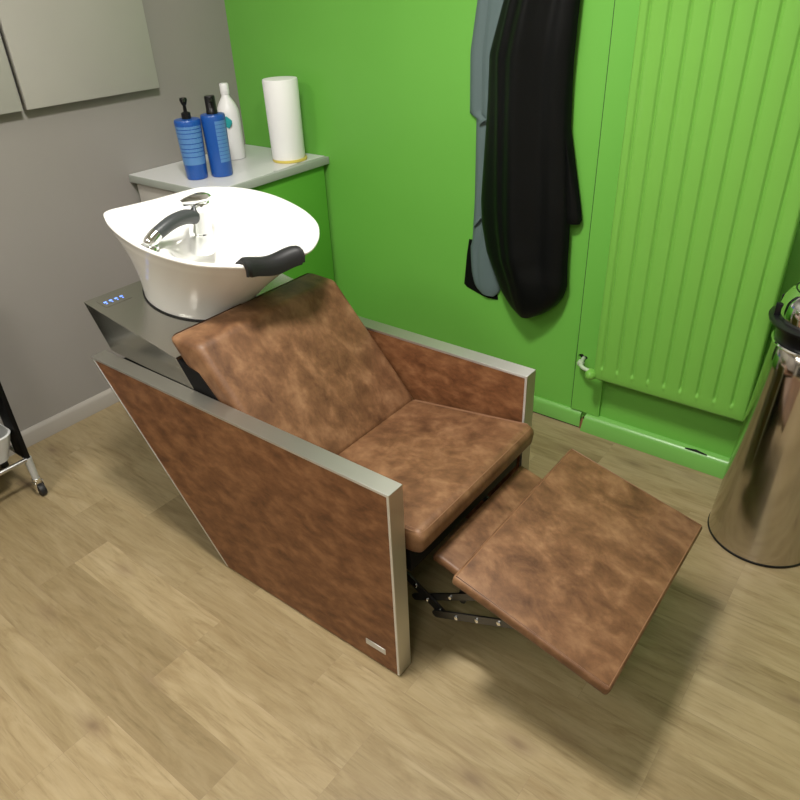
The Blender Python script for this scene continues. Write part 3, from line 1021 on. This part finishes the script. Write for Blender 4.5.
# ------------------------------------------------------------------ BASIN (part of the wash chair)
def rim_points():
    return [(0.050, -0.035), (0.042, -0.110), (0.036, -0.160), (0.044, -0.186), (0.072, -0.203), (0.119, -0.222), (0.190, -0.238), (0.270, -0.245), (0.340, -0.239),
            (0.410, -0.221), (0.465, -0.194), (0.510, -0.156), (0.538, -0.128), (0.546, -0.116), (0.542, -0.104), (0.538, -0.085), (0.544, -0.040), (0.556, 0.010),
            (0.566, 0.030), (0.580, 0.040), (0.590, 0.050), (0.588, 0.072), (0.572, 0.108), (0.541, 0.153), (0.490, 0.203), (0.430, 0.236), (0.360, 0.256),
            (0.277, 0.263), (0.205, 0.253), (0.141, 0.226), (0.090, 0.180), (0.064, 0.142), (0.056, 0.110), (0.053, 0.040)]


def smooth2(pts, n):
    return [(p.x, p.y) for p in catmull([(u, v, 0) for u, v in pts], n, True)]


RP = rim_points()
RIM = smooth2(RP, 5)
# the same outline without the notch, followed by the outer wall
conv = [(0.552, -0.110), (0.566, -0.088), (0.574, -0.072), (0.590, -0.030), (0.598, 0.008), (0.599, 0.025), (0.598, 0.038), (0.596, 0.050)]
RIM0 = smooth2(RP[:13] + conv + RP[21:], 5)
HR = 0.265
CU, CV = 0.255, 0.0


def rimh(u, v):
    h = HR
    if u > 0.5:
        h -= 0.016 * (0.5 + 0.5 * math.cos(math.pi * min(1, abs(v + 0.038) / 0.088)))
    return h


def ringat(f, target, hfun, outline=None):
    """blend between the rim outline (f=0) and an ellipse target (cu, cv, ru, rv) (f=1)"""
    out = []
    for (u, v) in (outline or RIM):
        a = math.atan2((v - 0) / 0.25, (u - 0.30) / 0.26)
        tu = target[0] + target[2] * math.cos(a)
        tv = target[1] + target[3] * math.sin(a)
        uu_, vv_ = u + (tu - u) * f, v + (tv - v) * f
        out.append(L(uu_, vv_, hfun(u, v)))
    return out


BASE = (0.185, 0, 0.182, 0.150)


def wall_ring(t):
    """outer wall at a share t of the height"""
    out = []
    for (u, v) in RIM0:
        a = math.atan2(v / 0.25, (u - 0.30) / 0.26)
        p = 1.5 - 0.25 * (0.5 + 0.5 * math.cos(a - 0.7))
        f = 1 - (t * 0.965) ** p
        out.append(L(u + (BASE[0] + BASE[2] * math.cos(a) - u) * f, v + (BASE[3] * math.sin(a) - v) * f, t * (HR - 0.018)))
    return out


rings = [ringat(1.0, BASE, lambda u, v: 0.0, RIM0)]
for t_ in (0.02, 0.1, 0.22, 0.34, 0.46, 0.58, 0.70, 0.80, 0.88, 0.94):
    rings.append(wall_ring(t_))
CTR = (0.30, 0, 0.0, 0.0)
for f, dh in ((0.025, -0.012), (0.0, -0.006), (0.0, -0.001), (0.010, 0.001), (0.035, 0.001), (0.050, -0.001), (0.065, -0.006)):
    rings.append(ringat(f, CTR, lambda u, v, dh=dh: rimh(u, v) + dh))
BOWL = (0.325, 0, 0.115, 0.150)
for f, h in ((0.12, 0.248), (0.30, 0.242), (0.55, 0.236), (0.80, 0.228), (0.93, 0.216), (1.0, 0.196)):
    rings.append(ringat(f, BOWL, lambda u, v, h=h: min(h, rimh(u, v) - 0.012)))
for tg, h in (((0.30, 0, 0.085, 0.115), 0.155), ((0.285, 0, 0.060, 0.075), 0.125), ((0.285, 0, 0.020, 0.020), 0.115)):
    rings.append(ringat(1.0, tg, lambda u, v, h=h: h))
bm = bmesh.new()
loft(bm, rings, True, True)
basin = link('basin', bm, M['ceramic'], ch, angle=75, label='white ceramic wash basin')
link('basin_gasket', (lambda b_: (loft(b_, [ringat(1.0, (0.185, 0, 0.186, 0.154), lambda u, v: 0.0), ringat(1.0, (0.185, 0, 0.186, 0.154), lambda u, v: 0.004)]), b_)[1])(bmesh.new()), M['rubber'], basin, label='dark joint under the basin')
link('drain', lathe(bmesh.new(), [(0.022, 0), (0.022, 0.003), (0.012, 0.004), (0.011, 0.001), (0.002, 0.001)], L(0.285, 0, 0.115), E3, 24), M['chrome'], basin)
# neck rest: rubber saddle lying over the front notch
bm = bmesh.new()
rings = []
nn = 40
for i in range(nn + 1):
    s = -1 + 2 * i / nn
    v = -0.044 + s * 0.083
    uc = 0.530 + 0.22 * (v + 0.10) + 0.012 * (abs(s) ** 4.0)
    hc_ = rimh(0.541, v) + 0.006
    th = 0.011 * (1 - 0.25 * abs(s) ** 6)
    sec = [(-0.036, -0.030), (-0.026, -0.006), (-0.012, 0.008), (0.004, 0.010), (0.018, 0.004), (0.026, -0.012), (0.026, -0.034),
           (0.017, -0.036), (0.015, -0.016), (0.006, -0.002), (-0.004, 0.000), (-0.018, -0.010), (-0.029, -0.032)]
    k = 1.0 if abs(s) < 0.9 else 0.88
    rings.append([L(uc + a * k, v, hc_ + b2 * k ) for a, b2 in sec])
loft(bm, rings, True, True)
link('neck_rest', bm, M['rubber'], basin, angle=70, label='black rubber neck rest')

# tap
tapc = (0.236, -0.012)
bm = bmesh.new()
lathe(bm, [(0.034, -0.06), (0.034, 0.0), (0.0325, 0.003), (0.0315, 0.012), (0.0305, 0.05), (0.031, 0.075), (0.030, 0.088), (0.020, 0.094), (0.002, 0.095)],
      L(tapc[0], tapc[1], 0.222), E3, 32)
tap = link('tap', bm, M['chrome'], ch, label='chrome tap column')
bm = bmesh.new()
lev = [(-0.004, -0.058, 0.006), (0.010, -0.060, 0.008), (0.022, -0.020, 0.018), (0.026, 0.010, 0.022), (0.016, 0.034, 0.020), (0.0, 0.040, 0.016), (-0.016, 0.032, 0.018), (-0.024, 0.008, 0.022), (-0.016, -0.022, 0.018)]
loft(bm, [[L(tapc[0] + a * 0.8, tapc[1] + b2 * 0.9, 0.314 + 0.04 * b2 * 0 - 0.05 * min(0, b2) * 0) for a, b2, c in lev],
          [L(tapc[0] + a, tapc[1] + b2, 0.318 + 0.06 * max(0, -b2)) for a, b2, c in lev],
          [L(tapc[0] + a, tapc[1] + b2, 0.324 + 0.06 * max(0, -b2)) for a, b2, c in lev],
          [L(tapc[0] + a * 0.6, tapc[1] + b2 * 0.7, 0.330 + 0.04 * max(0, -b2)) for a, b2, c in lev]])
link('lever', bm, M['chrome'], tap)
bm = bmesh.new()
g = [L(tapc[0] + 0.012, tapc[1] - 0.026, 0.276), L(tapc[0] + 0.016, tapc[1] - 0.060, 0.288), L(tapc[0] + 0.022, tapc[1] - 0.110, 0.288), L(tapc[0] + 0.026, tapc[1] - 0.168, 0.270)]
tube(bm, g, [0.0195, 0.020, 0.019, 0.0175], 18, 6)
link('spray_grip', bm, M['grip'], tap, label='black arched spray grip')
bm = bmesh.new()
tube(bm, [g[3] + Vector((0, 0.006, 0.003)), L(tapc[0] + 0.028, tapc[1] - 0.186, 0.258), L(tapc[0] + 0.029, tapc[1] - 0.192, 0.244)], [0.018, 0.0185, 0.016], 16, 5)
lathe(bm, [(0.015, 0.004), (0.024, 0.0), (0.026, -0.006), (0.023, -0.010), (0.002, -0.010)], L(tapc[0] + 0.029, tapc[1] - 0.192, 0.250), E3, 24)
link('spray_head', bm, M['chrome'], tap)
